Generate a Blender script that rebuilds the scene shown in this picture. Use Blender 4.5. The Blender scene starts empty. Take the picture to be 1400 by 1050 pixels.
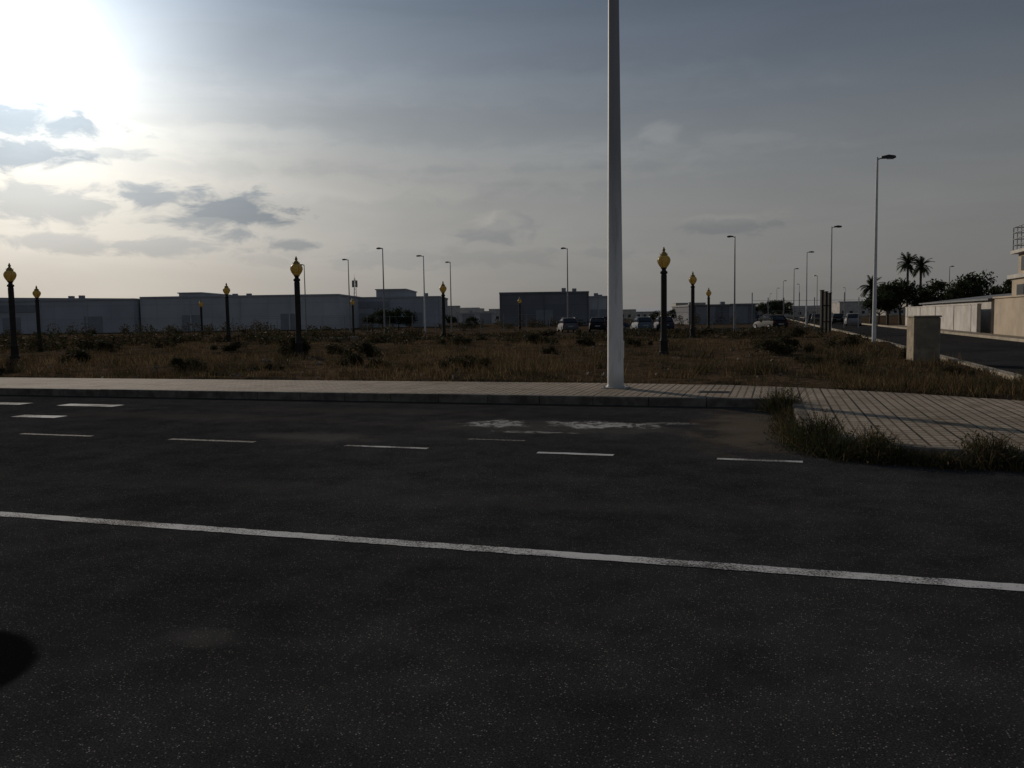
import bpy, math, random
import numpy as np
from mathutils import Vector, Matrix
random.seed(7); rng=np.random.default_rng(7)
sc=bpy.context.scene
sc.view_settings.view_transform='Standard'; sc.view_settings.look='None'
sc.view_settings.exposure=0; sc.view_settings.gamma=1
ROAD=math.radians(-17.5)
E=(math.cos(ROAD),math.sin(ROAD)); N=(-math.sin(ROAD),math.cos(ROAD))
def st2xy(s,t): return (s*E[0]+t*N[0], s*E[1]+t*N[1])
def xy2st(x,y): return (x*E[0]+y*E[1], x*N[0]+y*N[1])
SUN_AZ=math.radians(-29.5); SUN_EL=math.radians(16.5)
SD=Vector((math.sin(SUN_AZ)*math.cos(SUN_EL),math.cos(SUN_AZ)*math.cos(SUN_EL),math.sin(SUN_EL)))

# ---------------------------------------------------------------- node helpers
class NT:
    def __init__(s,tree): s.t=tree; s.n=tree.nodes; s.l=tree.links
    def node(s,typ,**kw):
        n=s.n.new(typ)
        for k,v in kw.items(): setattr(n,k,v)
        return n
    def put(s,sock,v):
        if isinstance(v,bpy.types.NodeSocket): s.l.new(v,sock)
        elif v is not None: sock.default_value=v
    def m(s,op,a,b=None,c=None,clamp=False):
        n=s.node('ShaderNodeMath',operation=op); n.use_clamp=clamp
        s.put(n.inputs[0],a)
        if b is not None: s.put(n.inputs[1],b)
        if c is not None: s.put(n.inputs[2],c)
        return n.outputs[0]
    def mix(s,f,a,b,blend='MIX'):
        n=s.node('ShaderNodeMix',data_type='RGBA',blend_type=blend)
        s.put(n.inputs[0],f)
        for i,v in ((6,a),(7,b)):
            if isinstance(v,(tuple,list)) and len(v)==3: v=(*v,1)
            s.put(n.inputs[i],v)
        return n.outputs[2]
    def ramp(s,f,stops,interp='LINEAR'):
        n=s.node('ShaderNodeValToRGB'); cr=n.color_ramp; cr.interpolation=interp
        while len(cr.elements)<len(stops): cr.elements.new(0.5)
        for e,(p,c) in zip(cr.elements,stops):
            e.position=p; e.color=(*c,1) if isinstance(c,(tuple,list)) else (c,c,c,1)
        s.put(n.inputs[0],f); return n.outputs[0]
    def noise(s,vec,scale,detail=4,rough=.55,dist=0):
        n=s.node('ShaderNodeTexNoise'); s.put(n.inputs['Vector'],vec)
        n.inputs['Scale'].default_value=scale; n.inputs['Detail'].default_value=detail
        n.inputs['Roughness'].default_value=rough; n.inputs['Distortion'].default_value=dist
        return n.outputs[0]
    def sm(s,v,a,b):
        n=s.node('ShaderNodeMapRange',interpolation_type='SMOOTHSTEP')
        s.put(n.inputs[0],v); n.inputs[1].default_value=a; n.inputs[2].default_value=b
        n.inputs[3].default_value=0; n.inputs[4].default_value=1
        return n.outputs[0]
    def ell(s,x,y,x0,y0,rx,ry,nz,amp,lo=1.25,hi=.45):
        dx=s.m('DIVIDE',s.m('SUBTRACT',x,x0),rx); dy=s.m('DIVIDE',s.m('SUBTRACT',y,y0),ry)
        d=s.m('SQRT',s.m('ADD',s.m('MULTIPLY',dx,dx),s.m('MULTIPLY',dy,dy)))
        d=s.m('ADD',d,s.m('MULTIPLY',s.m('SUBTRACT',nz,.5),amp))
        r=s.sm(d,hi,lo); return s.m('SUBTRACT',1.0,r)
def newmat(name):
    m=bpy.data.materials.new(name); m.use_nodes=True
    t=NT(m.node_tree); b=m.node_tree.nodes['Principled BSDF']; return m,t,b
def mat(name,c1,c2=None,rough=.8,scale=3.,metal=0.,bump=0.,bscale=None,spec=.3,detail=3):
    m,t,b=newmat(name)
    tc=t.node('ShaderNodeTexCoord').outputs['Object']
    if c2 is None: c2=tuple(x*.75 for x in c1)
    f=t.sm(t.noise(tc,scale,detail,.6),.3,.7)
    t.put(b.inputs['Base Color'],t.mix(f,c1,c2))
    b.inputs['Roughness'].default_value=rough; b.inputs['Metallic'].default_value=metal
    b.inputs['Specular IOR Level'].default_value=spec
    if bump:
        bn=t.node('ShaderNodeBump'); bn.inputs['Strength'].default_value=bump; bn.inputs['Distance'].default_value=.02
        t.put(bn.inputs['Height'],t.noise(tc,bscale or scale*8,3)); t.put(b.inputs['Normal'],bn.outputs[0])
    return m
def leafmat(name,c1,c2,scale=2.,trans=.25):
    m,t,b=newmat(name)
    tc=t.node('ShaderNodeTexCoord').outputs['Object']
    col=t.mix(t.sm(t.noise(tc,scale,3,.6),.35,.65),c1,c2)
    t.put(b.inputs['Base Color'],col); b.inputs['Roughness'].default_value=.8
    b.inputs['Specular IOR Level'].default_value=.05
    tr=t.node('ShaderNodeBsdfTranslucent'); t.put(tr.inputs[0],col)
    mx=t.node('ShaderNodeMixShader'); mx.inputs[0].default_value=trans
    t.l.new(b.outputs[0],mx.inputs[1]); t.l.new(tr.outputs[0],mx.inputs[2])
    out=[n for n in t.n if n.type=='OUTPUT_MATERIAL'][0]; t.l.new(mx.outputs[0],out.inputs[0])
    return m

# ---------------------------------------------------------------- mesh builder
class MB:
    def __init__(s): s.v=[]; s.f=[]; s.mi=[]
    def add(s,vs,fs,m=0,M=None):
        o=len(s.v)
        for p in vs:
            p=Vector(p)
            if M is not None: p=M@p
            s.v.append(tuple(p))
        for f in fs: s.f.append(tuple(i+o for i in f)); s.mi.append(m)
    def box(s,x0,x1,y0,y1,z0,z1,m=0,M=None,bev=0):
        if bev:
            b=bev; vs=[];
            for z,i in ((z0,0),(z1-b,0),(z1,b)):
                vs+=[(x0+i+b,y0+i,z),(x1-i-b,y0+i,z),(x1-i,y0+i+b,z),(x1-i,y1-i-b,z),(x1-i-b,y1-i,z),(x0+i+b,y1-i,z),(x0+i,y1-i-b,z),(x0+i,y0+i+b,z)]
            fs=[tuple(range(7,-1,-1)),tuple(range(16,24))]
            for r in (0,8):
                for k in range(8): fs.append((r+k,r+(k+1)%8,r+8+(k+1)%8,r+8+k))
            s.add(vs,fs,m,M); return
        vs=[(x0,y0,z0),(x1,y0,z0),(x1,y1,z0),(x0,y1,z0),(x0,y0,z1),(x1,y0,z1),(x1,y1,z1),(x0,y1,z1)]
        s.add(vs,[(3,2,1,0),(4,5,6,7),(0,1,5,4),(1,2,6,5),(2,3,7,6),(3,0,4,7)],m,M)
    def lathe(s,prof,seg=12,m=0,M=None,cap=True):
        vs=[];fs=[]
        for r,z in prof:
            for k in range(seg):
                a=2*math.pi*k/seg; vs.append((r*math.cos(a),r*math.sin(a),z))
        for i in range(len(prof)-1):
            for k in range(seg):
                a=i*seg+k;b=i*seg+(k+1)%seg; fs.append((a,b,b+seg,a+seg))
        if cap:
            fs.append(tuple(range(seg-1,-1,-1))); o=(len(prof)-1)*seg; fs.append(tuple(range(o,o+seg)))
        s.add(vs,fs,m,M)
    def tube(s,p,q,r0,r1,seg=6,m=0):
        p=Vector(p);q=Vector(q);d=q-p
        R=d.to_track_quat('Z','Y').to_matrix().to_4x4()
        s.lathe([(r0,0),(r1,d.length)],seg,m,Matrix.Translation(p)@R)
    def mesh(s,name,mats,smooth=True):
        me=bpy.data.meshes.new(name); me.from_pydata(s.v,[],s.f); me.update()
        for m in mats: me.materials.append(m)
        me.polygons.foreach_set('material_index',s.mi)
        if smooth:
            me.polygons.foreach_set('use_smooth',[True]*len(s.f))
            try: me.set_sharp_from_angle(angle=math.radians(35))
            except Exception: pass
        return me
def obj(name,me,x=0,y=0,z=0,rz=0,sc_=(1,1,1)):
    o=bpy.data.objects.new(name,me); o.location=(x,y,z); o.rotation_euler=(0,0,rz); o.scale=sc_
    sc.collection.objects.link(o); return o
def soup(name,V,mats,mi=None,k=3):
    n=len(V)//k; me=bpy.data.meshes.new(name)
    me.vertices.add(n*k); me.vertices.foreach_set('co',np.asarray(V,dtype=np.float32).ravel())
    me.loops.add(n*k); me.loops.foreach_set('vertex_index',np.arange(n*k,dtype=np.int32))
    me.polygons.add(n); me.polygons.foreach_set('loop_start',np.arange(0,n*k,k,dtype=np.int32))
    try: me.polygons.foreach_set('loop_total',np.full(n,k,dtype=np.int32))
    except Exception: pass
    for m in mats: me.materials.append(m)
    if mi is not None: me.polygons.foreach_set('material_index',np.asarray(mi,dtype=np.int32))
    me.update(calc_edges=True); me.validate(); return me
def leaves(C,size,flat=0.):
    n=len(C); a=rng.normal(size=(n,3)); a/=np.linalg.norm(a,axis=1)[:,None]
    b=rng.normal(size=(n,3)); b-=a*(a*b).sum(1)[:,None]; b/=np.linalg.norm(b,axis=1)[:,None]
    sz=(size*rng.uniform(.5,1.3,n))[:,None]
    V=np.stack([C-a*sz,C+b*sz*.4,C+a*sz,C-b*sz*.4],1); return V.reshape(-1,3)
def blades(P,h,w,lean=.35):
    n=len(P); az=rng.uniform(0,2*np.pi,n); az2=rng.uniform(0,2*np.pi,n)
    h=h*rng.uniform(.4,1.25,n); w=w*rng.uniform(.6,1.3,n)
    d=np.stack([np.cos(az),np.sin(az),0*az],1)*w[:,None]*.5
    L=np.stack([np.cos(az2),np.sin(az2),0*az],1)*(h*rng.uniform(0,lean*2,n))[:,None]
    up=np.zeros((n,3)); up[:,2]=h
    return np.stack([P-d,P+d,P+L+up],1).reshape(-1,3)

# ---------------------------------------------------------------- world
w=bpy.data.worlds.new("World"); sc.world=w; w.use_nodes=True
t=NT(w.node_tree); bg=w.node_tree.nodes['Background']
tc=t.node('ShaderNodeTexCoord').outputs['Generated']
nv=t.node('ShaderNodeVectorMath',operation='NORMALIZE'); t.l.new(tc,nv.inputs[0])
sep=t.node('ShaderNodeSeparateXYZ'); t.l.new(nv.outputs[0],sep.inputs[0])
X,Y,Z=sep.outputs
el=t.m('ARCSINE',Z); az=t.m('ARCTAN2',X,Y)
dt=t.node('ShaderNodeVectorMath',operation='DOT_PRODUCT'); t.l.new(nv.outputs[0],dt.inputs[0]); dt.inputs[1].default_value=SD
th=t.m('MULTIPLY',t.m('ARCCOSINE',t.m('MINIMUM',dt.outputs['Value'],.99999)),180/math.pi)
A=t.m('ADD',.50,t.m('ADD',t.m('MULTIPLY',t.m('EXPONENT',t.m('DIVIDE',th,-22.)),2.0),
      t.m('MULTIPLY',t.m('EXPONENT',t.m('DIVIDE',th,-5.0)),10.)))
A=t.m('ADD',A,t.m('MULTIPLY',t.sm(th,85,150),.25))
D=lambda d:d/60
base=t.ramp(t.m('DIVIDE',el,math.radians(60),clamp=True),[(0,(.240,.235,.230)),(D(3),(.268,.264,.258)),(D(7),(.275,.280,.280)),
   (D(11),(.225,.245,.265)),(D(16),(.152,.182,.225)),(D(22),(.100,.132,.185)),(D(40),(.088,.120,.178)),(1,(.088,.12,.178))])
cv=t.node('ShaderNodeCombineXYZ'); t.put(cv.inputs[0],t.m('MULTIPLY',az,20.)); t.put(cv.inputs[1],t.m('MULTIPLY',el,48.))
nz=t.noise(cv.outputs[0],1.0,5,.6,.5)
cv2=t.node('ShaderNodeCombineXYZ'); t.put(cv2.inputs[0],t.m('MULTIPLY',az,3.)); t.put(cv2.inputs[1],t.m('MULTIPLY',el,16.)); cv2.inputs[2].default_value=4.2
nb=t.noise(cv2.outputs[0],1.0,4,.55,.8)
dark=None
for (a0,e0,ra,re,st) in [(-.525,.203,.080,.015,1),(-.52,.172,.070,.013,1),(-.310,.126,.056,.018,1),(-.41,.136,.042,.013,.9),(-.335,.112,.04,.010,.8),
   (-.50,.122,.11,.018,.6),(-.315,.094,.030,.010,.8),(-.25,.086,.026,.006,.7),(-.02,.098,.035,.012,.4),(.256,.100,.055,.008,.35),
   (-.46,.083,.16,.009,.5),(-.43,.178,.030,.007,.5),(-.1,.07,.2,.010,.2),(.01,.11,.02,.01,.3)]:
    e=t.m('MULTIPLY',t.ell(az,el,a0,e0,ra,re,nz,4.0,1.4,.5),st)
    dark=e if dark is None else t.m('MAXIMUM',dark,e)
light=None
for (a0,e0,ra,re,st) in [(.177,.205,.020,.011,.7),(.27,.195,.05,.008,.3),(-.015,.110,.028,.010,.6),(.26,.108,.05,.007,.35),(-.1,.185,.35,.014,.35),(-.2,.15,.2,.015,.35),(.02,.163,.2,.008,.3),(-.3,.205,.12,.01,.35),(0,.26,.3,.02,.2)]:
    e=t.m('MULTIPLY',t.ell(az,el,a0,e0,ra,re,nz,3.2,1.6,.3),st)
    light=e if light is None else t.m('MAXIMUM',light,e)
sky=t.mix(1.,base,A,'MULTIPLY')
wisp=t.m('ADD',.84,t.m('MULTIPLY',nb,.32))
sky=t.mix(1.,sky,wisp,'MULTIPLY')
warm=t.m('EXPONENT',t.m('DIVIDE',th,-16.))
sky=t.mix(warm,sky,t.mix(1.,sky,(1.18,1.04,.84),'MULTIPLY'))
sky=t.mix(light,sky,t.mix(1.,sky,(1.38,1.32,1.25),'MULTIPLY'))
sky=t.mix(dark,sky,t.mix(1.,sky,(.48,.55,.65),'MULTIPLY'))
ns=t.node('ShaderNodeTexSky',sky_type='NISHITA'); ns.sun_disc=False; ns.sun_elevation=SUN_EL; ns.sun_rotation=SUN_AZ%(2*math.pi)
ns.dust_density=.6; ns.air_density=1.
sky10=t.mix(1.,sky,(10,10,10),'MULTIPLY')
fin=t.mix(.012,sky10,ns.outputs[0])
t.put(bg.inputs[0],fin); bg.inputs[1].default_value=.1
sl=bpy.data.lights.new('sun','SUN'); sl.energy=2.1; sl.angle=math.radians(1.); sl.color=(1,.88,.74)
so=bpy.data.objects.new('sun',sl); so.rotation_euler=SD.to_track_quat('Z','Y').to_euler(); so.location=(-20,40,20); sc.collection.objects.link(so)

# ---------------------------------------------------------------- camera
cam=bpy.data.cameras.new('camera'); cam.sensor_width=36; cam.lens=1150/1400*36; cam.clip_end=9000; cam.clip_start=.05
co=bpy.data.objects.new('camera',cam); sc.collection.objects.link(co); sc.camera=co
co.matrix_world=Matrix.Translation((0,0,1.6))@Matrix.Rotation(math.radians(90-4.52),4,'X')@Matrix.Rotation(-.015,4,'Z')

# ---------------------------------------------------------------- materials
def asphalt():
    m,t,b=newmat('asphalt')
    tc=t.node('ShaderNodeTexCoord').outputs['Object']
    sp=t.node('ShaderNodeSeparateXYZ'); t.l.new(tc,sp.inputs[0]); x,y=sp.outputs[0],sp.outputs[1]
    vo=t.node('ShaderNodeTexVoronoi'); vo.inputs['Scale'].default_value=100; t.l.new(tc,vo.inputs['Vector'])
    sc2=t.node('ShaderNodeSeparateColor'); t.l.new(vo.outputs['Color'],sc2.inputs[0])
    fine=t.noise(tc,120,3,.75)
    col=t.ramp(fine,[(.30,(.014,.0135,.014)),(.5,(.037,.0355,.035)),(.70,(.080,.075,.071))])
    core=t.m('MULTIPLY',t.m('SUBTRACT',1.0,t.sm(vo.outputs['Distance'],.20,.46)),t.sm(sc2.outputs[0],.74,.98))
    col=t.mix(core,col,t.mix(sc2.outputs[1],(.12,.113,.105),(.34,.315,.28)))
    big=t.noise(tc,.35,5,.6); mid=t.noise(tc,2.2,5,.68)
    n1=t.noise(tc,4.5,6,.75,1.2); n2=t.noise(tc,1.6,5,.68)
    col=t.mix(1.,col,t.ramp(big,[(.3,.72),(.7,1.28)]),'MULTIPLY')
    col=t.mix(1.,col,t.ramp(mid,[(.3,.72),(.7,1.25)]),'MULTIPLY')
    for (s0,t0,rs,rt,am,c) in [(-6.0,10.1,1.1,.5,.35,(.17,.155,.135)),(-.35,12.4,.75,2.4,.6,(.15,.118,.082)),(-9.5,12.,3.5,.6,.22,(.13,.115,.10)),
             (-2.8,3.5,.22,.14,.16,(.2,.19,.17)),(-3,14.68,25,.20,.6,(.07,.056,.040)),(-4,6.9,6,.35,.14,(.095,.09,.082)),(-3.2,11.8,2.4,.75,.30,(.15,.14,.125)),(-7,13.2,3,.5,.2,(.12,.105,.09))]:
        col=t.mix(t.m('MULTIPLY',t.ell(x,y,s0,t0,rs,rt,n2,2.4,1.3,.2),am),col,c)
    frag=t.sm(n1,.42,.56)
    for (s0,t0,rs,rt,am) in [(-4.0,12.05,.55,.42,.85),(-2.5,12.15,.80,.38,.95),(-3.2,11.2,.6,.10,.5),(-1.5,12.5,.4,.12,.5)]:
        e=t.m('MULTIPLY',t.ell(x,y,s0,t0,rs,rt,n2,3.0,1.15,.7),frag)
        col=t.mix(t.m('MULTIPLY',e,am),col,(.44,.425,.39))
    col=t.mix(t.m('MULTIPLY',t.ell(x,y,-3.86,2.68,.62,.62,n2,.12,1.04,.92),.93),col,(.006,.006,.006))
    t.put(b.inputs['Base Color'],col); b.inputs['Roughness'].default_value=1.; b.inputs['Specular IOR Level'].default_value=0.
    bn=t.node('ShaderNodeBump'); bn.inputs['Strength'].default_value=.5; bn.inputs['Distance'].default_value=.003
    t.put(bn.inputs['Height'],fine); t.put(b.inputs['Normal'],bn.outputs[0])
    return m
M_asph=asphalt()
def markmat():
    m,t,b=newmat('worn_road_paint')
    tc=t.node('ShaderNodeTexCoord').outputs['Object']
    n1=t.noise(tc,70,5,.8); n2=t.noise(tc,1.3,4,.6)
    f=t.sm(t.m('ADD',n1,t.m('MULTIPLY',t.m('SUBTRACT',n2,.5),.8)),.47,.60)
    t.put(b.inputs['Base Color'],t.mix(f,t.mix(n2,(.66,.645,.62),(.50,.485,.465)),(.08,.077,.073)))
    b.inputs['Roughness'].default_value=.9; b.inputs['Specular IOR Level'].default_value=.05; return m
M_mark=markmat()
def markfaint():
    m,t,b=newmat('faded_road_paint')
    tc=t.node('ShaderNodeTexCoord').outputs['Object']
    n1=t.noise(tc,22,5,.8)
    t.put(b.inputs['Base Color'],t.mix(t.sm(n1,.40,.54),(.28,.27,.255),(.045,.043,.041)))
    b.inputs['Roughness'].default_value=.9; b.inputs['Specular IOR Level'].default_value=.05; return m
M_markf=markfaint()
def pavemat():
    m,t,b=newmat('paving_tiles')
    tc=t.node('ShaderNodeTexCoord').outputs['Object']
    def brick(w_,h_,mort,c1,c2,cm,rot=0):
        br=t.node('ShaderNodeTexBrick'); br.offset=0; br.squash=1
        mp=t.node('ShaderNodeMapping'); mp.inputs['Rotation'].default_value=(0,0,rot); t.l.new(tc,mp.inputs[0]); t.l.new(mp.outputs[0],br.inputs['Vector'])
        br.inputs['Scale'].default_value=1; br.inputs['Brick Width'].default_value=w_; br.inputs['Row Height'].default_value=h_
        br.inputs['Mortar Size'].default_value=mort; br.inputs['Mortar Smooth'].default_value=.3
        for i,c in (('Color1',c1),('Color2',c2),('Mortar',cm)): br.inputs[i].default_value=(*c,1)
        return br
    a=brick(.4,.4,.016,(.46,.38,.29),(.37,.305,.235),(.13,.105,.08))
    r=brick(.1333,.2,.018,(1,1,1),(.84,.84,.84),(.42,.40,.37))
    col=t.mix(1.,a.outputs[0],r.outputs[0],'MULTIPLY')
    n=t.noise(tc,1.2,5,.65)
    col=t.mix(t.m('MULTIPLY',t.sm(n,.48,.70),.8),col,(.16,.122,.082))
    n3=t.noise(tc,.3,4)
    col=t.mix(1.,col,t.ramp(n3,[(.3,.72),(.7,1.2)]),'MULTIPLY')
    t.put(b.inputs['Base Color'],col); b.inputs['Roughness'].default_value=.9; b.inputs['Specular IOR Level'].default_value=.06
    bn=t.node('ShaderNodeBump'); bn.inputs['Strength'].default_value=.45; bn.inputs['Distance'].default_value=.010; bn.invert=True
    t.put(bn.inputs['Height'],t.m('MAXIMUM',r.outputs['Fac'],a.outputs['Fac'])); t.put(b.inputs['Normal'],bn.outputs[0])
    return m
M_pave=pavemat()
M_kerb=mat('kerb_concrete',(.21,.185,.15),(.10,.084,.068),.9,4.,bump=.4,bscale=30,spec=.08)
def groundmat():
    m,t,b=newmat('dry_field_soil')
    tc=t.node('ShaderNodeTexCoord').outputs['Object']
    a=t.noise(tc,.12,5,.6); c=t.noise(tc,1.1,6,.72); d=t.noise(tc,12,4,.7)
    col=t.ramp(a,[(.3,(.070,.050,.033)),(.5,(.115,.080,.050)),(.7,(.155,.108,.066))])
    col=t.mix(t.m('MULTIPLY',t.sm(c,.44,.6),.8),col,(.045,.034,.022))
    col=t.mix(1.,col,t.ramp(d,[(.3,.5),(.7,1.3)]),'MULTIPLY')
    t.put(b.inputs['Base Color'],col); b.inputs['Roughness'].default_value=1.; b.inputs['Specular IOR Level'].default_value=0.
    bn=t.node('ShaderNodeBump'); bn.inputs['Strength'].default_value=.9; bn.inputs['Distance'].default_value=.10
    t.put(bn.inputs['Height'],t.noise(tc,4,5,.7)); t.put(b.inputs['Normal'],bn.outputs[0]); return m
M_ground=groundmat()
M_straw=leafmat('dry_grass',(.225,.155,.078),(.125,.086,.045),.5,.3)
M_brown=leafmat('dead_weeds',(.092,.064,.037),(.052,.037,.022),.7)
M_green=leafmat('green_grass',(.052,.058,.025),(.034,.040,.018),1.)
M_bush=leafmat('shrub_leaves',(.030,.036,.018),(.055,.052,.028),2.)
M_tree=leafmat('tree_leaves',(.022,.030,.015),(.04,.048,.022),.8)
M_bark=mat('bark',(.10,.08,.06),(.06,.048,.035),.9,5,bump=.5)
def polemat():
    m,t,b=newmat('white_pole_paint')
    tc=t.node('ShaderNodeTexCoord').outputs['Object']
    sp=t.node('ShaderNodeSeparateXYZ'); t.l.new(tc,sp.inputs[0])
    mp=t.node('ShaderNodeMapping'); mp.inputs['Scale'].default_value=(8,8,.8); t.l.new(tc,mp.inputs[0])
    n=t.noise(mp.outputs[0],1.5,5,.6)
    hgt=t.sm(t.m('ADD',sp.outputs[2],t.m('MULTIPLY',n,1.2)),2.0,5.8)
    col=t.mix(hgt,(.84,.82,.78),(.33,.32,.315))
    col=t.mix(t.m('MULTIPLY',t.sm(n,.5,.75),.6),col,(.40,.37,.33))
    grime=t.m('MULTIPLY',t.m('SUBTRACT',1.,t.sm(t.m('ADD',sp.outputs[2],t.m('MULTIPLY',n,.3)),.12,.55)),.6)
    col=t.mix(grime,col,(.22,.19,.15))
    t.put(b.inputs['Base Color'],col); b.inputs['Roughness'].default_value=.6; return m
M_pole=polemat()
M_polew=mat('galvanised_white_pole',(.75,.75,.73),(.6,.6,.58),.5,2)
M_polem=mat('galvanised_pole',(.30,.30,.30),(.2,.2,.2),.5,2)
M_head=mat('lamp_housing',(.06,.06,.065),(.04,.04,.04),.5,3)
M_glass=mat('lamp_glass',(.5,.5,.48),(.4,.4,.4),.2,3)
M_iron=mat('dark_cast_iron',(.030,.027,.024),(.045,.040,.034),.75,6,spec=.12)
M_amber,ta,ba=newmat('amber_lantern_globe')
tca=ta.node('ShaderNodeTexCoord').outputs['Object']
ca=ta.mix(ta.sm(ta.noise(tca,5,3),.3,.7),(.85,.62,.18),(.66,.47,.13)); ta.put(ba.inputs['Base Color'],ca); ba.inputs['Roughness'].default_value=.45
tra=ta.node('ShaderNodeBsdfTranslucent'); ta.put(tra.inputs[0],(.66,.54,.24,1)); mxa=ta.node('ShaderNodeMixShader'); mxa.inputs[0].default_value=.45
ta.l.new(ba.outputs[0],mxa.inputs[1]); ta.l.new(tra.outputs[0],mxa.inputs[2]); ta.l.new(mxa.outputs[0],[n for n in ta.n if n.type=='OUTPUT_MATERIAL'][0].inputs[0])
M_bronze=mat('finial_bronze',(.42,.28,.09),(.25,.17,.06),.6,6)

# ---------------------------------------------------------------- terrain
def rear(s):
    return np.interp(s,[-80,-4,-1,.5,2.3,3.8,5.3],[18.1,18.0,17.8,17.3,16.3,15.2,14.2])
def sst(x,a,b):
    x=np.clip((x-a)/(b-a),0,1); return x*x*(3-2*x)
def vn(s,t):
    return (np.sin(s*.9+1.3*np.sin(t*.41))+np.sin(t*.77+1.7*np.sin(s*.33+1))+.6*np.sin(s*2.3+t*1.9)+.5*np.sin(t*3.1-s*1.7+2*np.sin(s*.6)))/3.1
def gz(s,t):
    s=np.asarray(s,float);t=np.asarray(t,float)
    m=sst(t-rear(s),0.02,.4)*(1-sst(s,4.85,5.08))*(1-sst(t,70,76))
    return -.02+m*(.13+.11*vn(s,t)+.12*vn(s*.23+3,t*.21)*sst(t,22,34))
sa=np.concatenate([[-4500,-2500,-1200,-600,-300,-170,-110,-90],np.arange(-75,3.9,.5),np.arange(4,5.4,.15),[5.6,7,9,12,16,22,30,50,90,200,500,1200,2500,4500]])
ta_=np.concatenate([[-4500,-1500,-500,-100,-30,-10,0,6,10,12.5],np.arange(13.4,20,.25),np.arange(20,60,.5),np.arange(60,80,1),[82,90,100,130,180,260,400,800,1600,3000,6000]])
S,T=np.meshgrid(sa,ta_,indexing='ij'); Zg=gz(S,T)
verts=np.stack([S,T,Zg],-1).reshape(-1,3); ns_,nt_=len(sa),len(ta_)
idx=np.arange(ns_*nt_).reshape(ns_,nt_)
F=np.stack([idx[:-1,:-1],idx[1:,:-1],idx[1:,1:],idx[:-1,1:]],-1).reshape(-1,4)
me=bpy.data.meshes.new('ground'); me.from_pydata(verts.tolist(),[],F.tolist()); me.materials.append(M_ground)
me.polygons.foreach_set('use_smooth',[True]*len(F)); me.update(); obj('ground',me,rz=ROAD)

def sheet(name,polys,z,m):
    b=MB()
    for p in polys: b.add([(x,y,z) for x,y in p],[tuple(range(len(p)))])
    return obj(name,b.mesh(name,[m],False),rz=ROAD)
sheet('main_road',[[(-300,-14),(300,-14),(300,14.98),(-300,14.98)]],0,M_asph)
sheet('side_street',[[(5.2,14.98),(12.1,14.98),(8,330),(1.5,330),(5.2,70)]],0,M_asph)
sheet('parking_area',[[(-20,77),(4.9,77),(4.4,104),(-20,104)]],0,M_asph)

front=[(-150,14.9),(-.15,14.9),(.12,14.8),(.24,14.55),(.27,13),(.3,11.5),(.38,10.9),(.6,10.35),(1.0,9.95),(1.5,9.75),(2.1,9.68),(3.2,9.68),(4.0,9.95),(4.7,10.6),(5.1,11.4),(5.28,12.4),(5.3,14.2)]
def offs(pl,d):
    out=[]
    for i,p in enumerate(pl):
        a=Vector(pl[max(i-1,0)]); c=Vector(pl[min(i+1,len(pl)-1)]); q=(c-a).normalized(); out.append((p[0]-q.y*d,p[1]+q.x*d))
    return out
inner=offs(front,.16)
back=[(3.8,15.2),(2.3,16.3),(.5,17.3),(-1,17.8),(-4,18.0),(-150,18.1)]
b=MB()
poly=inner+back; n=len(poly)
b.add([(x,y,.15) for x,y in poly],[tuple(range(n))])
bk=[inner[-1]]+back
b.add([(x,y,.15) for x,y in bk]+[(x,y,-.05) for x,y in bk],[(i,i+1,i+1+len(bk),i+len(bk)) for i in range(len(bk)-1)])
obj('pavement',b.mesh('pavement',[M_pave],False),rz=ROAD)
def kerb(name,fr,inn,z1=.156,step=1.0,m=M_kerb):
    b=MB()
    for i in range(len(fr)-1):
        a0,a1=Vector(fr[i]),Vector(fr[i+1]); c0,c1=Vector(inn[i]),Vector(inn[i+1])
        L=(a1-a0).length; k=max(1,int(L/step))
        for j in range(k):
            u0=j/k+.006/L*(1); u1=(j+1)/k-.006/L
            if L<.7: u0,u1=j/k,(j+1)/k
            p=[a0.lerp(a1,u0),a0.lerp(a1,u1),c0.lerp(c1,u1),c0.lerp(c1,u0)]
            dz=random.uniform(-.003,.003); ch=.02
            e0=(p[3]-p[0]).normalized()*ch; e1=(p[2]-p[1]).normalized()*ch
            vs=[(*p[0],-.05),(*p[1],-.05),(*p[1],z1-ch+dz),(*p[0],z1-ch+dz),(*(p[0]+e0),z1+dz),(*(p[1]+e1),z1+dz),(*p[2],z1+dz),(*p[3],z1+dz),(*p[2],-.05),(*p[3],-.05)]
            b.add(vs,[(0,1,2,3),(3,2,5,4),(4,5,6,7),(7,6,8,9),(0,3,4,7,9),(1,8,6,5,2)])
    return obj(name,b.mesh(name,[m],False),rz=ROAD)
kerb('kerb',front,offs(front,.165))
M_kerb2=mat('street_kerb_concrete',(.40,.34,.25),(.26,.22,.16),.85,2.,bump=.4)
k2=[(5.3,14.3),(5.25,70),(4.2,150),(2.2,320)]
kerb('kerb',k2,[(x-.28,y) for x,y in k2],.14,2.,M_kerb2)
k3=[(8,330),(11.3,90),(12.0,18)]
kerb('kerb',k3,[(x+.16,y) for x,y in k3],.14,2.,M_kerb2)
b=MB(); pl=[(12.16,18),(30,18),(30,50),(12.97,50),(12.9,100),(11.4,100)]
b.add([(x,y,.13) for x,y in pl],[tuple(range(len(pl)))]); obj('side_pavement',b.mesh('side_pavement',[M_pave],False),rz=ROAD)
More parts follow.
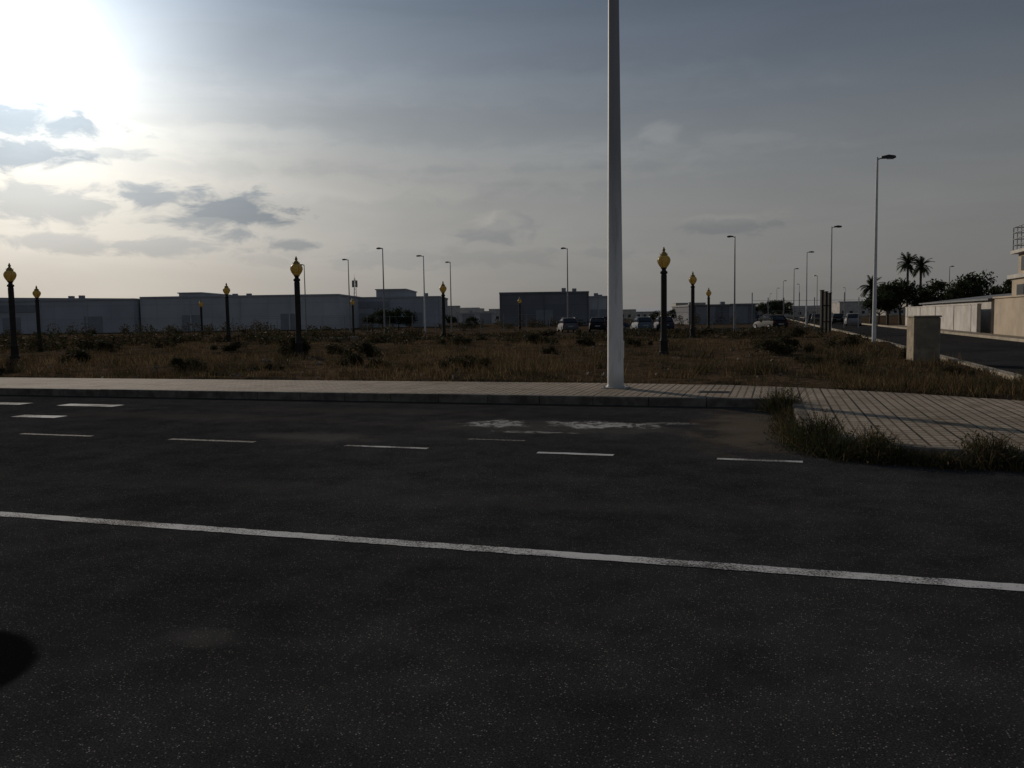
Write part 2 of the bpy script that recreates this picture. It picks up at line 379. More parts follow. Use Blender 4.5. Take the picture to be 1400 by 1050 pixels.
def rects(name,rs,z,m):
    b=MB()
    for s0,s1,t0,t1 in rs:
        if s1-s0>=30: xs=np.concatenate([[s0],np.arange(-12,12,.06),[s1]])
        else: xs=np.linspace(s0,s1,max(2,int((s1-s0)/.1)))
        lo=t0+np.array([random.uniform(-.006,.008) for _ in xs]); hi=t1+np.array([random.uniform(-.008,.006) for _ in xs])
        vs=[(x,l,z) for x,l in zip(xs,lo)]+[(x,h,z) for x,h in zip(xs,hi)]; nn=len(xs)
        b.add(vs,[(i,i+1,nn+i+1,nn+i) for i in range(nn-1)])
    return obj(name,b.mesh(name,[m],False),rz=ROAD)
rects('road_edge_line',[(-150,150,5.33,5.47)],.004,M_mark)
rects('dashed_parking_line',[(-5.24,-4.1,9.46,9.56),(-2.69,-1.78,9.44,9.55),(-.62,.28,9.44,9.55)],.004,M_mark)
rects('faded_parking_line',[(-10.6,-9.3,9.5,9.6),(-7.95,-6.6,9.48,9.59),(-3.9,-3.1,10.33,10.42)]+[(-13.3-2.65*i,-12.2-2.65*i,9.5,9.6) for i in range(8)],.004,M_markf)
rects('crossing_marking',[(-13.55,-12.2,13.05,13.40),(-12.75,-11.8,11.3,11.6),(-16.2,-14.5,13.05,13.40),(-16,-14.8,11.3,11.6)],.004,M_mark)

M_ironc=mat('iron_cover',(.05,.045,.04),(.03,.03,.03),.7,10)
b=MB(); b.box(-.3,.3,-.2,.2,.14,.156,0)
for i in range(5): b.box(-.26,.26,-.16+i*.07,-.13+i*.07,.156,.16,0)
x,y=st2xy(-1.1,16.1); obj('drain_cover',b.mesh('drain_cover',[M_ironc],False),x,y,0,ROAD)

# ---------------------------------------------------------------- grass
def field_pts(n,dmin,dmax,clump,thr,spread=.8):
    Yv=dmin*(dmax/dmin)**rng.uniform(0,1,n); Xv=rng.uniform(-spread,spread,n)*Yv
    s,t_=xy2st(Xv,Yv)
    nn=vn(s*clump,t_*clump)+.5*vn(s*clump*3.1+5,t_*clump*2.7)
    ok=(t_>rear(np.clip(s,-80,5.3))+.1)&(s<4.98)&(t_<74)&(s>-75)&(nn+rng.uniform(-.4,.4,n)>thr)
    return s[ok],t_[ok]
def tufts(s,t_,k,rad):
    s=np.repeat(s,k)+rng.normal(0,rad,len(s)*k); t_=np.repeat(t_,k)+rng.normal(0,rad,len(t_)*k)
    s=np.minimum(s,5.0); t_=np.maximum(t_,rear(np.clip(s,-80,5.3))+.03)
    return np.stack([s,t_,gz(s,t_)-.02],1)
parts=[];mis=[]
def addp(P,h,w_,pr):
    V=blades(P,h,w_,.5); parts.append(V); mis.append(rng.choice(3,size=len(V)//3,p=pr))
s,t_=field_pts(16000,15,80,.6,.02); P=tufts(s,t_,8,.09); addp(P,.17+.09*np.clip(vn(P[:,0]*.4,P[:,1]*.4),-.8,1),.02,[.38,.55,.07])
s,t_=field_pts(4600,20,80,.45,.20); P=tufts(s,t_,12,.13); addp(P,.36,.018,[.72,.28,0])
s,t_=field_pts(5500,15,70,1.1,.24); P=tufts(s,t_,9,.12); addp(P,.22,.024,[.05,.60,.35])
s,t_=field_pts(1100,20,75,.8,.34); P=tufts(s,t_,45,.22); addp(P,.38,.026,[.02,.63,.35])
s=rng.uniform(-30,5,900); t_=rear(s)+np.abs(rng.normal(.1,.3,900)); P=tufts(s,t_,6,.06); addp(P,.11,.014,[.25,.45,.3])
s=rng.uniform(1.,5,650); t_=rear(s)+rng.uniform(.1,6,650); P=tufts(s,t_,9,.09); addp(P,.22,.016,[.35,.4,.25])
obj('field_grass',soup('field_grass',np.concatenate(parts),[M_straw,M_brown,M_green],np.concatenate(mis)),rz=ROAD)
b=MB(); random.seed(5)
for i in range(260):
    y=random.uniform(18.5,50); x=random.uniform(-.7,.35)*y; s_,tt=xy2st(x,y)
    if tt<float(rear(max(-80,min(5.3,s_))))+.3 or s_>4.8: continue
    r=random.uniform(.03,.10); z=float(gz(s_,tt)); M=Matrix.Translation((x,y,z+r*.2))@Matrix.Rotation(random.uniform(0,6),4,(random.random(),random.random(),1))
    b.add([(-r,-r*.7,-r*.5),(r,-r*.6,-r*.5),(r*.8,r*.8,-r*.5),(-r*.7,r,-r*.5),(-r*.6,-r*.4,r*.5),(r*.5,-r*.5,r*.4),(r*.5,r*.4,r*.6),(-r*.5,r*.5,r*.4)],[(3,2,1,0),(4,5,6,7),(0,1,5,4),(1,2,6,5),(2,3,7,6),(3,0,4,7)],0,M)
obj('field_stones',b.mesh('field_stones',[mat('field_stone',(.26,.21,.16),(.16,.13,.10),.9,3)],False))

def bushmesh(name,r,h,n,leaf,mats,seed=0,dry=.12):
    g=np.random.default_rng(seed); k=9
    lob=np.stack([g.normal(0,r*.5,k),g.normal(0,r*.5,k),g.uniform(.1,.7,k)*h],1); lr=g.uniform(.18,.5,k)*r
    which=g.integers(0,k,n); d=g.normal(size=(n,3)); d/=np.linalg.norm(d,axis=1)[:,None]
    C=lob[which]+d*(lr[which]*g.uniform(.4,1.25,n))[:,None]*np.array([1,1,.9]); C[:,2]=np.clip(C[:,2],.0,None)
    Vq=leaves(C,leaf)
    mi=(g.uniform(size=n)<dry).astype(int)
    return soup(name,Vq,mats,mi,4)
bms=[bushmesh('shrub',.6,.6,1700,.055,[M_bush,M_brown],i,.3) for i in range(5)]
for i,(x,y,k) in enumerate([(-10.5,26.5,1.15),(-9.0,35,1.5),(-7.7,37,1.2),(-6,35.5,1.25),(-1.5,24.5,1.),(-4.4,26.5,.8),(-5.2,27.5,.8),(9.6,30,1.3),(10.5,31.5,1.1),(-2.1,25,.7),
        (1.4,33,.8),(-17,33,1.1),(-14,42,1.2),(3.5,42,1.1),(-3,45,1.1),(-22,45,1.4),(8.7,21.5,.6),(10.6,20,.6),(-7.6,26,.6),(9.1,25.5,.7),(-15,24.5,.6),(1.3,48,1.2),(14.5,36,1.),(16,47,1.2),(-8.2,23.2,.5),(12.6,27,.8),(-19.5,27,.8),(5.5,37,.8)]):
    s_,tt=xy2st(x,y); o=obj('shrub',bms[i%5],x,y,float(gz(s_,tt))-.03,random.uniform(0,6),(k,k*random.uniform(.7,1.2),k*random.uniform(.65,1.)))
Cs=[]
g=np.random.default_rng(3)
for i in range(270):
    y=g.uniform(48,72) if i<180 else g.uniform(104,134); x=g.uniform(-.75,.36)*y
    if i>=180 and x>-.05*y and x<.3*y: y+=15
    r=g.uniform(.5,1.3); h=g.uniform(.4,1.1) if y<75 else g.uniform(.6,1.8)
    if x>-.1*y and y<75: h*=.6
    n=150; d=g.normal(size=(n,3)); d/=np.linalg.norm(d,axis=1)[:,None]
    c=np.array([x,y,h*.45])+d*np.array([r,r,h*.55])*g.uniform(.4,1.15,n)[:,None]; c[:,2]=np.clip(c[:,2],0,None); Cs.append(c)
C=np.concatenate(Cs)
obj('distant_shrub_thicket',soup('distant_shrub_thicket',leaves(C,.15),[M_bush,M_brown],(rng.uniform(size=len(C))<.5).astype(int),4))

def weed(name,pts,n,h,rad,w_=.012,green=.75):
    p=np.array(pts)[rng.integers(0,len(pts),n)]
    s=p[:,0]+rng.normal(0,rad,n); t_=p[:,1]+rng.normal(0,rad,n); z=p[:,2]
    hh=h*np.exp(-((s-p[:,0])**2+(t_-p[:,1])**2)/(2*rad*rad)*.5)
    P=np.stack([s,t_,z],1); V=blades(P,hh,w_,.7)
    C=P[:n//2].copy(); C[:,:2]+=rng.normal(0,.04,(n//2,2)); C[:,2]=z[:n//2]+rng.uniform(.02,.95,n//2)*hh[:n//2]
    Lq=leaves(C,.022).reshape(-1,4,3); Lt=np.concatenate([Lq[:,[0,1,2]],Lq[:,[0,2,3]]],1).reshape(-1,3)
    V=np.concatenate([V,Lt]); m=rng.choice(3,size=len(V)//3,p=[(1-green)*.4,(1-green)*.6,green])
    me=soup(name,V,[M_straw,M_brown,M_green],m); return obj(name,me,rz=ROAD)
weed('kerb_weeds',[(.10,14.65,0),(.20,14.4,0),(-.02,14.5,0),(.1,14.2,0)],1100,.44,.13,.012)
weed('kerb_weeds',[(.12,13.2,0),(.16,12.2,0),(.2,11.7,0),(.22,11.1,0)],1000,.28,.13,.011,.6)
weed('kerb_weeds',[(.35,10.6,.0),(.5,10.2,0),(.7,9.95,0),(.5,10.6,.14)],1500,.36,.16,.012)
weed('kerb_weeds',[(.95,9.75,0),(1.15,9.7,0),(1.05,10.0,.1)],1000,.28,.13,.012,.6)
weed('kerb_weeds',[(1.45,9.6,0),(1.7,9.55,0)],650,.18,.12,.011,.5)
weed('kerb_weeds',[(2.05,9.6,0),(2.3,9.55,.0),(2.1,9.75,.14)],850,.26,.13,.012,.6)
weed('verge_weeds',[(4.4,15.4,.1),(4.9,15.9,.1),(4.2,16.8,.1),(4.8,17.6,.1),(3.8,17.8,.1),(4.9,19.2,.1)],2600,.36,.3,.013,.35)

# ---------------------------------------------------------------- lamps
def streetlamp(H,r0,r1,arm,mats,seg=16,flange=True,angle=0):
    b=MB(); prof=[(r0*1.12,0),(r0*1.12,.03),(r0,.06)] if flange else [(r0,0)]
    k=8
    for i in range(k+1): prof.append((r0+(r1-r0)*i/k,.08+(H-.08)*i/k))
    prof.append((r1*.4,H+.04)); b.lathe(prof,seg,0)
    if flange:
        b.box(-r0*1.45,r0*1.45,-r0*1.45,r0*1.45,-.01,.02,0)
        for a in range(4):
            an=math.pi/4+a*math.pi/2; b.lathe([(.02,.02),(.02,.06)],6,0,Matrix.Translation((r0*1.6*math.cos(an),r0*1.6*math.sin(an),0)))
        b.box(-.05,.05,-r0*1.02,-r0*.8,.6,.95,0)
    b.tube((0,0,H-.08),(arm*.45,0,H+.0),.035,.03,8,0)
    x0=arm*.35;x1=arm+.35
    vs=[(x0,-.07,H-.04),(x1,-.14,H-.02),(x1,.14,H-.02),(x0,.07,H-.04),(x0,-.06,H+.06),(x0+.3,-.13,H+.12),(x1-.03,-.11,H+.08),(x1-.03,.11,H+.08),(x0+.3,.13,H+.12),(x0,.06,H+.06)]
    b.add(vs,[(0,3,2,1),(4,5,8,9),(5,6,7,8),(0,1,6,5,4),(3,9,8,7,2),(1,2,7,6),(0,4,9,3)],1)
    b.box(x0+.28,x1-.06,-.1,.1,H-.055,H-.042,2)
    return b.mesh('street_lamp',mats)
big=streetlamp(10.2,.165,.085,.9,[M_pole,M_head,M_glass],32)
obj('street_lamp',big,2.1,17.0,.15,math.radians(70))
ml=streetlamp(8.6,.10,.05,.45,[M_polew,M_head,M_glass],10)
ml2=streetlamp(8.6,.09,.045,.35,[M_polem,M_head,M_glass],10)
for x,y,a,m_ in [(16.8,39,0,ml),(26.4,69.7,0,ml),(34.3,98,0,ml),(44.9,134,0,ml2),(59,183,0,ml2),(74,235,0,ml2),(92,300,0,ml2),
      (20.4,77,160,ml2),(5.9,87.5,180,ml2),(-7.5,106,150,ml2),(-9.7,95,180,ml),(-12.6,84,150,ml2),(-18.9,99,180,ml2),(-26,107,160,ml2),
      (69.5,134,0,ml2),(70,205,180,ml2),(58,160,180,ml2),(95,240,180,ml2)]:
    obj('street_lamp',m_,x,y,0,math.radians(a)+random.uniform(-.1,.1))
def lantern():
    b=MB()
    b.lathe([(.20,0),(.20,.12),(.16,.16),(.15,.5),(.17,.54),(.13,.6),(.115,.9),(.115,3.0),(.10,3.05),(.14,3.08),(.14,3.14),(.09,3.18),(.08,3.24),(.12,3.27),(.12,3.29)],14,0)
    b.lathe([(.10,3.29),(.15,3.35),(.21,3.44),(.245,3.54),(.24,3.62),(.195,3.70),(.13,3.745)],16,1)
    for k in range(6):
        a=k*math.pi/3
        pr=[(.105,3.29),(.155,3.35),(.213,3.44),(.248,3.54),(.243,3.62),(.198,3.70)]
        for (r,z),(r2,z2) in zip(pr,pr[1:]): b.tube((r*math.cos(a),r*math.sin(a),z),(r2*math.cos(a),r2*math.sin(a),z2),.006,.006,4,2)
    b.lathe([(.135,3.73),(.15,3.76),(.12,3.80),(.10,3.85),(.06,3.88),(.04,3.91),(.065,3.95),(.045,3.99),(.015,4.07)],12,2)
    for k in range(6):
        a=k*math.pi/3; b.tube((.12*math.cos(a),.12*math.sin(a),3.76),(.15*math.cos(a),.15*math.sin(a),3.84),.016,.005,4,2)
    return b.mesh('lantern_post',[M_iron,M_amber,M_bronze])
lm=lantern()
for x,y in [(5.78,31.9),(-21.25,36),(-30.8,55),(-33,90),(-19.3,57.5),(-8.7,34.5),(-17.4,93),(-4.55,57),(1.05,100),(11.2,52),(17.8,76)]:
    s_,tt=xy2st(x,y); obj('lantern_post',lm,x,y,float(gz(s_,tt))-.02,random.uniform(0,1))

M_stone=mat('tan_stone',(.34,.28,.20),(.20,.165,.12),.9,3,bump=.6,bscale=14)
b=MB(); b.box(-.38,.38,-.38,.38,-.2,1.42,0,bev=.03); b.box(-.40,.40,-.40,.40,1.42,1.47,0,bev=.015); b.box(-.3,.3,-.395,-.36,.5,1.1,1)
x,y=st2xy(4.3,28.5); obj('utility_pillar',b.mesh('utility_pillar',[M_stone,mat('meter_door',(.25,.21,.15),None,.6)],False),x,y,.0,ROAD+math.radians(8))
b=MB()
for i,xx in enumerate((-.32,0,.3)):
    b.box(xx-.09,xx+.09,-.12,.12,-.1,3.25-.1*i,0,bev=.01); b.box(xx-.12,xx+.12,-.15,.15,3.25-.1*i,3.3-.1*i,0)
b.box(-.4,.4,-.03,.03,.9,.98,0); b.box(-.4,.4,-.03,.03,2.1,2.18,0)
obj('gate_posts',b.mesh('gate_posts',[M_iron],False),23.5,63,0,.2)
b=MB()
for i in range(9): b.box(-2.2+i*.5,-1.74+i*.5,-.15,.15,-.05,.30+random.uniform(-.05,.08),0,bev=.03)
obj('low_block_wall',b.mesh('low_block_wall',[M_stone],False),-12.8,58,.12,.05)

# ---------------------------------------------------------------- right side
M_white=mat('whitewashed_wall',(.54,.51,.465),(.40,.37,.33),.9,.8,bump=.3,bscale=10)
M_cream=mat('cream_render',(.46,.38,.28),(.36,.295,.22),.9,.8,bump=.3,bscale=10)
M_roofd=mat('grey_roof',(.20,.20,.20),(.14,.14,.14),.8,2)
M_dark=mat('dark_window',(.02,.022,.025),(.03,.03,.03),.3,2,spec=.3)
b=MB(); b.box(13,13.2,64.2,98,0,2.0,0); b.box(12.96,13.24,64.16,98.04,2.0,2.08,0)
for i in range(5): b.box(12.96,13.0,64.2+i*8,64.4+i*8,0,1.99,0)
obj('boundary_wall',b.mesh('boundary_wall',[M_white],False),rz=ROAD)
b=MB(); b.box(14.2,20,66,95,0,2.3,0)
b.add([(13.9,65.6,2.3),(13.9,95.4,2.3),(20.4,95.4,3.0),(20.4,65.6,3.0),(13.9,65.6,2.42),(13.9,95.4,2.42),(20.4,95.4,3.12),(20.4,65.6,3.12)],[(0,1,2,3),(7,6,5,4),(0,4,5,1),(1,5,6,2),(2,6,7,3),(3,7,4,0)],1)
for i in range(6): b.box(14.17,14.2,69+i*4,71+i*4,.1,2.0,2)
obj('storage_shed',b.mesh('storage_shed',[M_white,M_roofd,M_dark],False),rz=ROAD)
b=MB(); b.box(13.2,14.4,50,60.5,0,2.35,0); b.box(13.1,14.45,49.9,60.6,2.35,2.45,0)
b.box(14.5,23,48,62.0,0,3.6,0); b.box(14.3,23.3,47.6,62.4,3.6,3.85,1); b.box(14.8,23,48.5,61.9,3.85,5.2,0); b.box(14.4,23.2,48.2,62.3,5.2,5.4,1)
for i in range(4):
    b.box(14.46,14.5,49.2+i*3.3,50.8+i*3.3,2.5,3.2,2); b.box(14.76,14.8,49.6+i*3.3,51.2+i*3.3,4.1,5.0,2)
for z in (5.75,6.15,6.55,6.9): b.tube((14.55,48.4,z),(14.55,62.2,z),.035,.035,6,3); b.tube((14.55,62.2,z),(23,62.2,z),.035,.035,6,3)
for i in range(16): b.tube((14.55,48.4+i*.92,5.4),(14.55,48.4+i*.92,6.92),.03,.03,6,3)
for i in range(10): b.tube((14.55+i*.92,62.2,5.4),(14.55+i*.92,62.2,6.92),.03,.03,6,3)
b.lathe([(.7,5.4),(.75,5.5),(.75,6.6),(.4,6.85),(.1,6.9)],14,1,Matrix.Translation((16.6,60.8,0)))
obj('rendered_house',b.mesh('rendered_house',[M_cream,M_white,M_dark,M_polem],False),rz=ROAD)

def treemesh(h,r,n,leaf,seed,trunk=.3):
    g=np.random.default_rng(seed); random.seed(seed); b=MB()
    b.tube((0,0,-.1),(.1,0,h*.35),.16,.11,8,0)
    tips=[]
    for i in range(7):
        a=i*.9+random.random(); rr=r*random.uniform(.35,.8); z=h*random.uniform(.45,.88)
        b.tube((.1,0,h*.33),(rr*math.cos(a),rr*math.sin(a),z),.07,.02,5,0); tips.append((rr*math.cos(a),rr*math.sin(a),z))
    tips.append((0,0,h*.85)); tips=np.array(tips)
    wh=g.integers(0,len(tips),n); d=g.normal(size=(n,3)); d/=np.linalg.norm(d,axis=1)[:,None]
    lr=g.uniform(.28,.48,len(tips))*r
    C=tips[wh]+d*(lr[wh]*g.uniform(.3,1.25,n))[:,None]*np.array([1,1,.75])
    V=leaves(C,leaf)
    o=len(b.v); b.v+= [tuple(v) for v in V]; k=len(V)//4
    b.f+=[(o+4*i,o+4*i+1,o+4*i+2,o+4*i+3) for i in range(k)]; b.mi+=[1]*k
    return b.mesh('broadleaf_tree',[M_bark,M_tree],False)
tms=[treemesh(4.8,2.3,1800,.20,i) for i in range(3)]
for i,(x,y,k) in enumerate([(44,101,.8),(46,103,1.1),(48.5,105,1.2),(53,108,.95),(56,105,1.15),(58.5,106,.9),(61.5,104,1.2),(64.5,100,.85),(67,104,1.1),(57,112,1.2),(63,116,1.4),(70,118,1.2),(50,112,1.1),
      (-15,100,.6),(-13.5,101,.65),(-17,103,.5),(-12,100,.5),(-5,108,.4),(-8,112,.45),(33,150,.7),(30,155,.6),(52,170,.9),(56,176,.9),(61,190,1.),(49,165,.8),(24,140,.5)]):
    obj('broadleaf_tree',tms[i%3],x,y,-.05,i*1.3,(k,k,k))
def palm(h,seed):
    random.seed(seed); b=MB(); 
    prof=[(.28,-.1),(.22,.4)]+[(.17+.015*(i%2),.4+i*(h-.4)/14) for i in range(1,15)]; b.lathe(prof,8,0)
    for i in range(44):
        a=random.uniform(0,6.28); e=random.uniform(-.6,1.35); L=random.uniform(1.7,2.2); p=Vector((0,0,h)); d=Vector((math.cos(a)*math.cos(e),math.sin(a)*math.cos(e),math.sin(e)))
        for k in range(8):
            q=p+d*L/8; side=d.cross(Vector((0,0,1))); 
            if side.length<.01: side=Vector((1,0,0))
            side.normalize(); w_=.48*(1-abs(k/8-.45))*.9
            for sg in (-1,1):
                b.add([tuple(p),tuple(p+d*.14),tuple(p+side*sg*w_+d*.22+Vector((0,0,-.12)))],[(0,1,2)],1)
                b.add([tuple((p+q)/2),tuple((p+q)/2+d*.14),tuple((p+q)/2+side*sg*w_+d*.22+Vector((0,0,-.12)))],[(0,1,2)],1)
            b.tube(p,q,.02,.016,3,1); p=q; d=(d+Vector((0,0,-.16))).normalized()
    return b.mesh('palm_tree',[M_bark,M_tree],False)
obj('palm_tree',palm(8.9,1),61.0,130,0); obj('palm_tree',palm(8.5,2),63.5,131,0,1); obj('palm_tree',palm(5.2,4),52.5,123,0,2)

# ---------------------------------------------------------------- industrial buildings
def panelmat(name,c1,c2,w_=1.0):
    m,t,b=newmat(name)
    tc=t.node('ShaderNodeTexCoord').outputs['Object']
    br=t.node('ShaderNodeTexBrick'); br.offset=0; mp=t.node('ShaderNodeMapping'); mp.inputs['Rotation'].default_value=(math.radians(90),0,0)
    t.l.new(tc,mp.inputs[0]); t.l.new(mp.outputs[0],br.inputs['Vector'])
    br.inputs['Scale'].default_value=1; br.inputs['Brick Width'].default_value=w_*2.5; br.inputs['Row Height'].default_value=w_*1.2; br.inputs['Mortar Size'].default_value=.03
    br.inputs['Color1'].default_value=(*c1,1); br.inputs['Color2'].default_value=(*c2,1); br.inputs['Mortar'].default_value=(*[x*.75 for x in c2],1)
    n=t.noise(tc,.15,4); t.put(b.inputs['Base Color'],t.mix(1.,br.outputs[0],t.ramp(n,[(.3,.82),(.7,1.1)]),'MULTIPLY'))
    b.inputs['Roughness'].default_value=.9; b.inputs['Specular IOR Level'].default_value=.1
    return m
M_p1=panelmat('grey_blue_cladding',(.42,.43,.45),(.39,.40,.42),2)
M_p2=panelmat('pale_concrete_panels',(.52,.52,.525),(.48,.48,.485),2)
M_p3=panelmat('dark_cladding',(.21,.215,.23),(.18,.185,.20),1.6)
M_trim=mat('grey_trim',(.38,.385,.395),(.34,.345,.355),.8,1,spec=.1)
M_door=mat('roller_door',(.28,.285,.30),(.24,.245,.26),.8,1,spec=.1)
def warehouse(name,x0,x1,y,dep,h,wall,trim,rz=0,doors=6,steps=None,gable=0,band=None):
    b=MB(); W=x1-x0; cx=(x0+x1)/2
    b.box(-W/2,W/2,0,dep,-.1,h,0); b.box(-W/2-.15,W/2+.15,-.15,dep+.15,h,h+.3,1)
    nb_=max(2,int(W/8))
    for i in range(nb_+1):
        xx=-W/2+W*i/nb_; b.box(xx-.1,xx+.1,-.12,-.01,-.1,h-.02,0)
    for i in range(doors):
        xx=-W/2+W*(i+.5)/doors; b.box(xx-1.6,xx+1.6,-.08,-.005,0,2.9,2)
    if band: b.box(-W/2+1,-W/2+W*band,-.14,-.004,h-1.9,h-.6,2)
    if gable:
        ng=max(1,int(W/40))
        for i in range(ng):
            a=-W/2+W*i/ng; c=-W/2+W*(i+1)/ng
            b.add([(a,.6,h+.3),(c,.6,h+.3),((a+c)/2,.6,h+.3+gable),(a,dep-.6,h+.3),(c,dep-.6,h+.3),((a+c)/2,dep-.6,h+.3+gable)],[(0,1,2),(3,5,4),(0,2,5,3),(2,1,4,5)],1)
    if steps:
        for a,c,hh in steps: b.box(a-cx,c-cx,1,dep-1,h+.3,hh,0); b.box(a-cx-.2,c-cx+.2,.8,dep-.8,hh,hh+.2,1)
    random.seed(int(abs(x0)*10))
    for i in range(max(2,int(W/9))):
        xx=random.uniform(-W/2+1,W/2-1); b.box(xx-.4,xx+.4,3,3.8,h+.3,h+.3+random.uniform(.3,.8),2)
    return obj(name,b.mesh(name,[wall,trim,M_door,M_dark],False),cx,y,0,rz)
warehouse('warehouse',-125,-67,150,40,5.7,M_p1,M_trim,0,4,gable=.6,band=.7)
warehouse('warehouse',-66.5,-31,152,40,6.0,M_p2,M_p1,0,2,steps=[(-60,-56,6.8)])
warehouse('office_building',-35,-14.5,172,22,5.9,M_p1,M_trim,0,2,steps=[(-27.5,-21.5,7.6)],band=.5)
warehouse('warehouse',-2,14.5,158,25,6.0,M_p3,M_p3,0,1)
warehouse('warehouse',14.8,18.2,159,20,5.1,M_p2,M_trim,0,1)
warehouse('warehouse',30,41,142,15,3.0,M_p3,M_roofd,0,2)
warehouse('workshop',-14,-4.5,230,12,2.8,M_p2,M_trim,0,2)
warehouse('workshop',42,56,200,14,3.0,M_p2,M_trim,0,2)
b=MB()
for k in range(3):
    a=k*2.094
    b.tube((.9*math.cos(a),.9*math.sin(a),0),(.25*math.cos(a),.25*math.sin(a),13.5),.07,.05,5)
for i in range(14):
    z=i; r=.9-.65*z/13.5; r2=.9-.65*(z+1)/13.5
    for k in range(3):
        a=k*2.094;c=(k+1)*2.094; b.tube((r*math.cos(a),r*math.sin(a),z),(r2*math.cos(c),r2*math.sin(c),z+1),.03,.03,4)
for k in range(6):
    a=k*1.05; b.box(-.12,.12,-.06,.06,11.2,13.2,0,Matrix.Translation((.7*math.cos(a),.7*math.sin(a),0)))
b.tube((0,0,13),(0,0,15),.04,.02,5)
obj('telecom_mast',b.mesh('telecom_mast',[M_polem],False),-46,250)
b=MB(); random.seed(11)
for i in range(70):
    y=random.uniform(330,520); x=random.choice([random.uniform(-.10,.0),random.uniform(.1,.5),random.uniform(-.2,.5)])*y; W=random.uniform(6,20); h=random.uniform(2.5,6.5)
    b.box(x,x+W,y,y+10,-.1,h,0); b.box(x-.1,x+W+.1,y-.1,y+10.1,h,h+.3,1)
    for k in range(int(W/3)): b.box(x+1+k*3,x+2.2+k*3,y-.05,y-.01,1,2.2,2)
obj('distant_town',b.mesh('distant_town',[M_white,M_trim,M_dark],False))
b=MB(); vs=[];K=160
for i in range(K+1):
    a=-1.1+2.2*i/K; R=3200; h=16+14*math.sin(a*5+1)*math.sin(a*2.3)+6*math.sin(a*17)+3*math.sin(a*41)+ (14*math.exp(-((a-.33)/.2)**2))
    vs+=[(R*math.sin(a),R*math.cos(a),-1),(R*1.08*math.sin(a),R*1.08*math.cos(a),max(h,4)),(R*1.4*math.sin(a),R*1.4*math.cos(a),-1)]
b.add(vs,[f for i in range(K) for f in ((3*i,3*i+3,3*i+4,3*i+1),(3*i+1,3*i+4,3*i+5,3*i+2))])
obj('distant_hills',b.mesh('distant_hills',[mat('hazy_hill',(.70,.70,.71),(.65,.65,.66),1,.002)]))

b=MB()
for i in range(26):
    b.tube((i*2.6,0,-.1),(i*2.6,0,2.0),.035,.035,5)
for z in (.3,1.0,1.9): b.tube((0,0,z),(25*2.6,0,z),.012,.012,4)
obj('wire_fence',b.mesh('wire_fence',[M_polem],False),-32,97,0,-.05)
b=MB()
for i in range(9):
    b.tube((i*1.9,0,-.1),(i*1.9,0,3.2+.5*(i%3==0)),.05,.05,5)
for z in (1.0,2.9): b.tube((0,0,z),(8*1.9,0,z),.015,.015,4)
obj('wire_fence',b.mesh('wire_fence',[M_polem],False),24,84,0,.35)

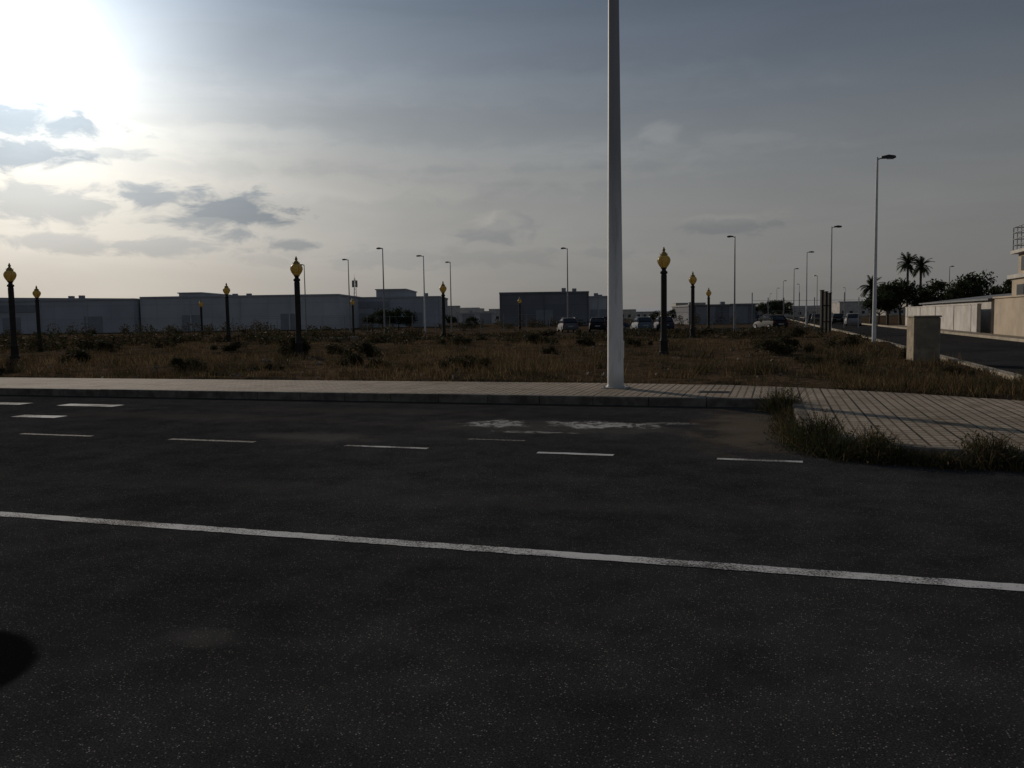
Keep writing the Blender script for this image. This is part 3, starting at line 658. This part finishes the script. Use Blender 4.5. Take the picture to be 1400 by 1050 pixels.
# ---------------------------------------------------------------- cars
M_tyre=mat('tyre',(.02,.02,.02),None,.9); M_hub=mat('hubcap',(.3,.3,.32),None,.5,metal=.4)
M_cg=mat('car_glass',(.02,.025,.03),None,.25,spec=.25); M_hl=mat('headlight',(.4,.4,.4),None,.3); M_tl=mat('tail_light',(.30,.02,.015),None,.3)
def carmesh(paint):
    b=MB()
    def loft(st,m):
        vs=[];
        for x,zb,zt,wb,wt in st:
            c=.06
            vs+=[(x,-wb+c,zb),(x,-wb,zb+c),(x,-wb,zb+(zt-zb)*.55),(x,-wt,zt-c*.6),(x,-wt+c*1.5,zt),(x,wt-c*1.5,zt),(x,wt,zt-c*.6),(x,wb,zb+(zt-zb)*.55),(x,wb,zb+c),(x,wb-c,zb)]
        n=10; fs=[]
        for i in range(len(st)-1):
            for k in range(n): fs.append((i*n+k,i*n+(k+1)%n,(i+1)*n+(k+1)%n,(i+1)*n+k))
        fs.append(tuple(range(n-1,-1,-1))); o=(len(st)-1)*n; fs.append(tuple(range(o,o+n))); b.add(vs,fs,m)
    loft([(-2.05,.38,.78,.70,.66),(-1.95,.25,.92,.82,.76),(-1.3,.22,.97,.86,.80),(0,.22,.95,.87,.82),(.9,.22,.93,.86,.80),(1.7,.24,.80,.84,.74),(2.0,.28,.68,.76,.66),(2.08,.36,.60,.66,.60)],0)
    loft([(-1.85,.93,.96,.72,.70),(-1.45,.93,1.36,.76,.60),(-.9,.93,1.45,.77,.61),(-.1,.93,1.46,.77,.62),(.35,.93,1.38,.77,.60),(1.05,.91,.95,.76,.72)],1)
    loft([(-1.40,1.375,1.41,.58,.55),(-.9,1.44,1.475,.60,.57),(-.1,1.45,1.485,.61,.58),(.32,1.38,1.42,.59,.56)],0)
    for x in (-1.4,-.45,.33):
        for sg in (-1,1): b.tube((x,sg*.78,.94),(x+.04,sg*.63,1.42),.03,.03,5,0)
    for sg in (-1,1):
        b.tube((.35,sg*.61,1.40),(1.05,sg*.75,.94),.03,.03,5,0); b.tube((-1.42,sg*.60,1.38),(-1.85,sg*.72,.95),.04,.04,5,0)
        b.box(.7,.85,sg*.95-.1,sg*.95+.1,.95,1.08,0,bev=.02)
        for x in (-1.3,1.3):
            M=Matrix.Translation((x,sg*.80,.31))@Matrix.Rotation(math.radians(90),4,'X')
            b.lathe([(.24,-.1),(.31,-.08),(.31,.08),(.24,.1)],16,2,M); b.lathe([(.19,-.108),(.19,.108)],12,3,M)
        b.box(1.93,2.03,sg*.55-.14,sg*.55+.14,.56,.68,4); b.box(-2.03,-1.93,sg*.64-.1,sg*.64+.1,.68,.88,5)
    b.box(2.06,2.09,-.26,.26,.36,.46,4); b.box(-2.08,-2.04,-.26,.26,.55,.66,4)
    return b.mesh('parked_car',[paint,M_cg,M_tyre,M_hub,M_hl,M_tl])
paints=[mat('car_paint_'+n_,c,tuple(x*.92 for x in c),.6,1,metal=0,spec=.12) for n_,c in (('silver',(.13,.135,.145)),('black',(.02,.02,.024)),('light_blue',(.12,.165,.20)),('white',(.30,.30,.30)),('blue_grey',(.05,.06,.085)))]
cms=[carmesh(p) for p in paints]
for x,y,k,a in [(5.9,88,0,95),(9.0,88,1,85),(13.5,87,2,92),(15.9,88,4,88),(11.6,98,4,0),(25.2,82,1,102),
     (41.3,102,3,72),(46.5,120,1,72),(49,130,0,72),(36,118,1,72),(39,128,4,72),(55,152,0,72),(44,150,0,72),(59,165,1,72),(62,176,0,72)]:
    obj('parked_car',cms[k],x,y,0.0,math.radians(a))
print('DONE')
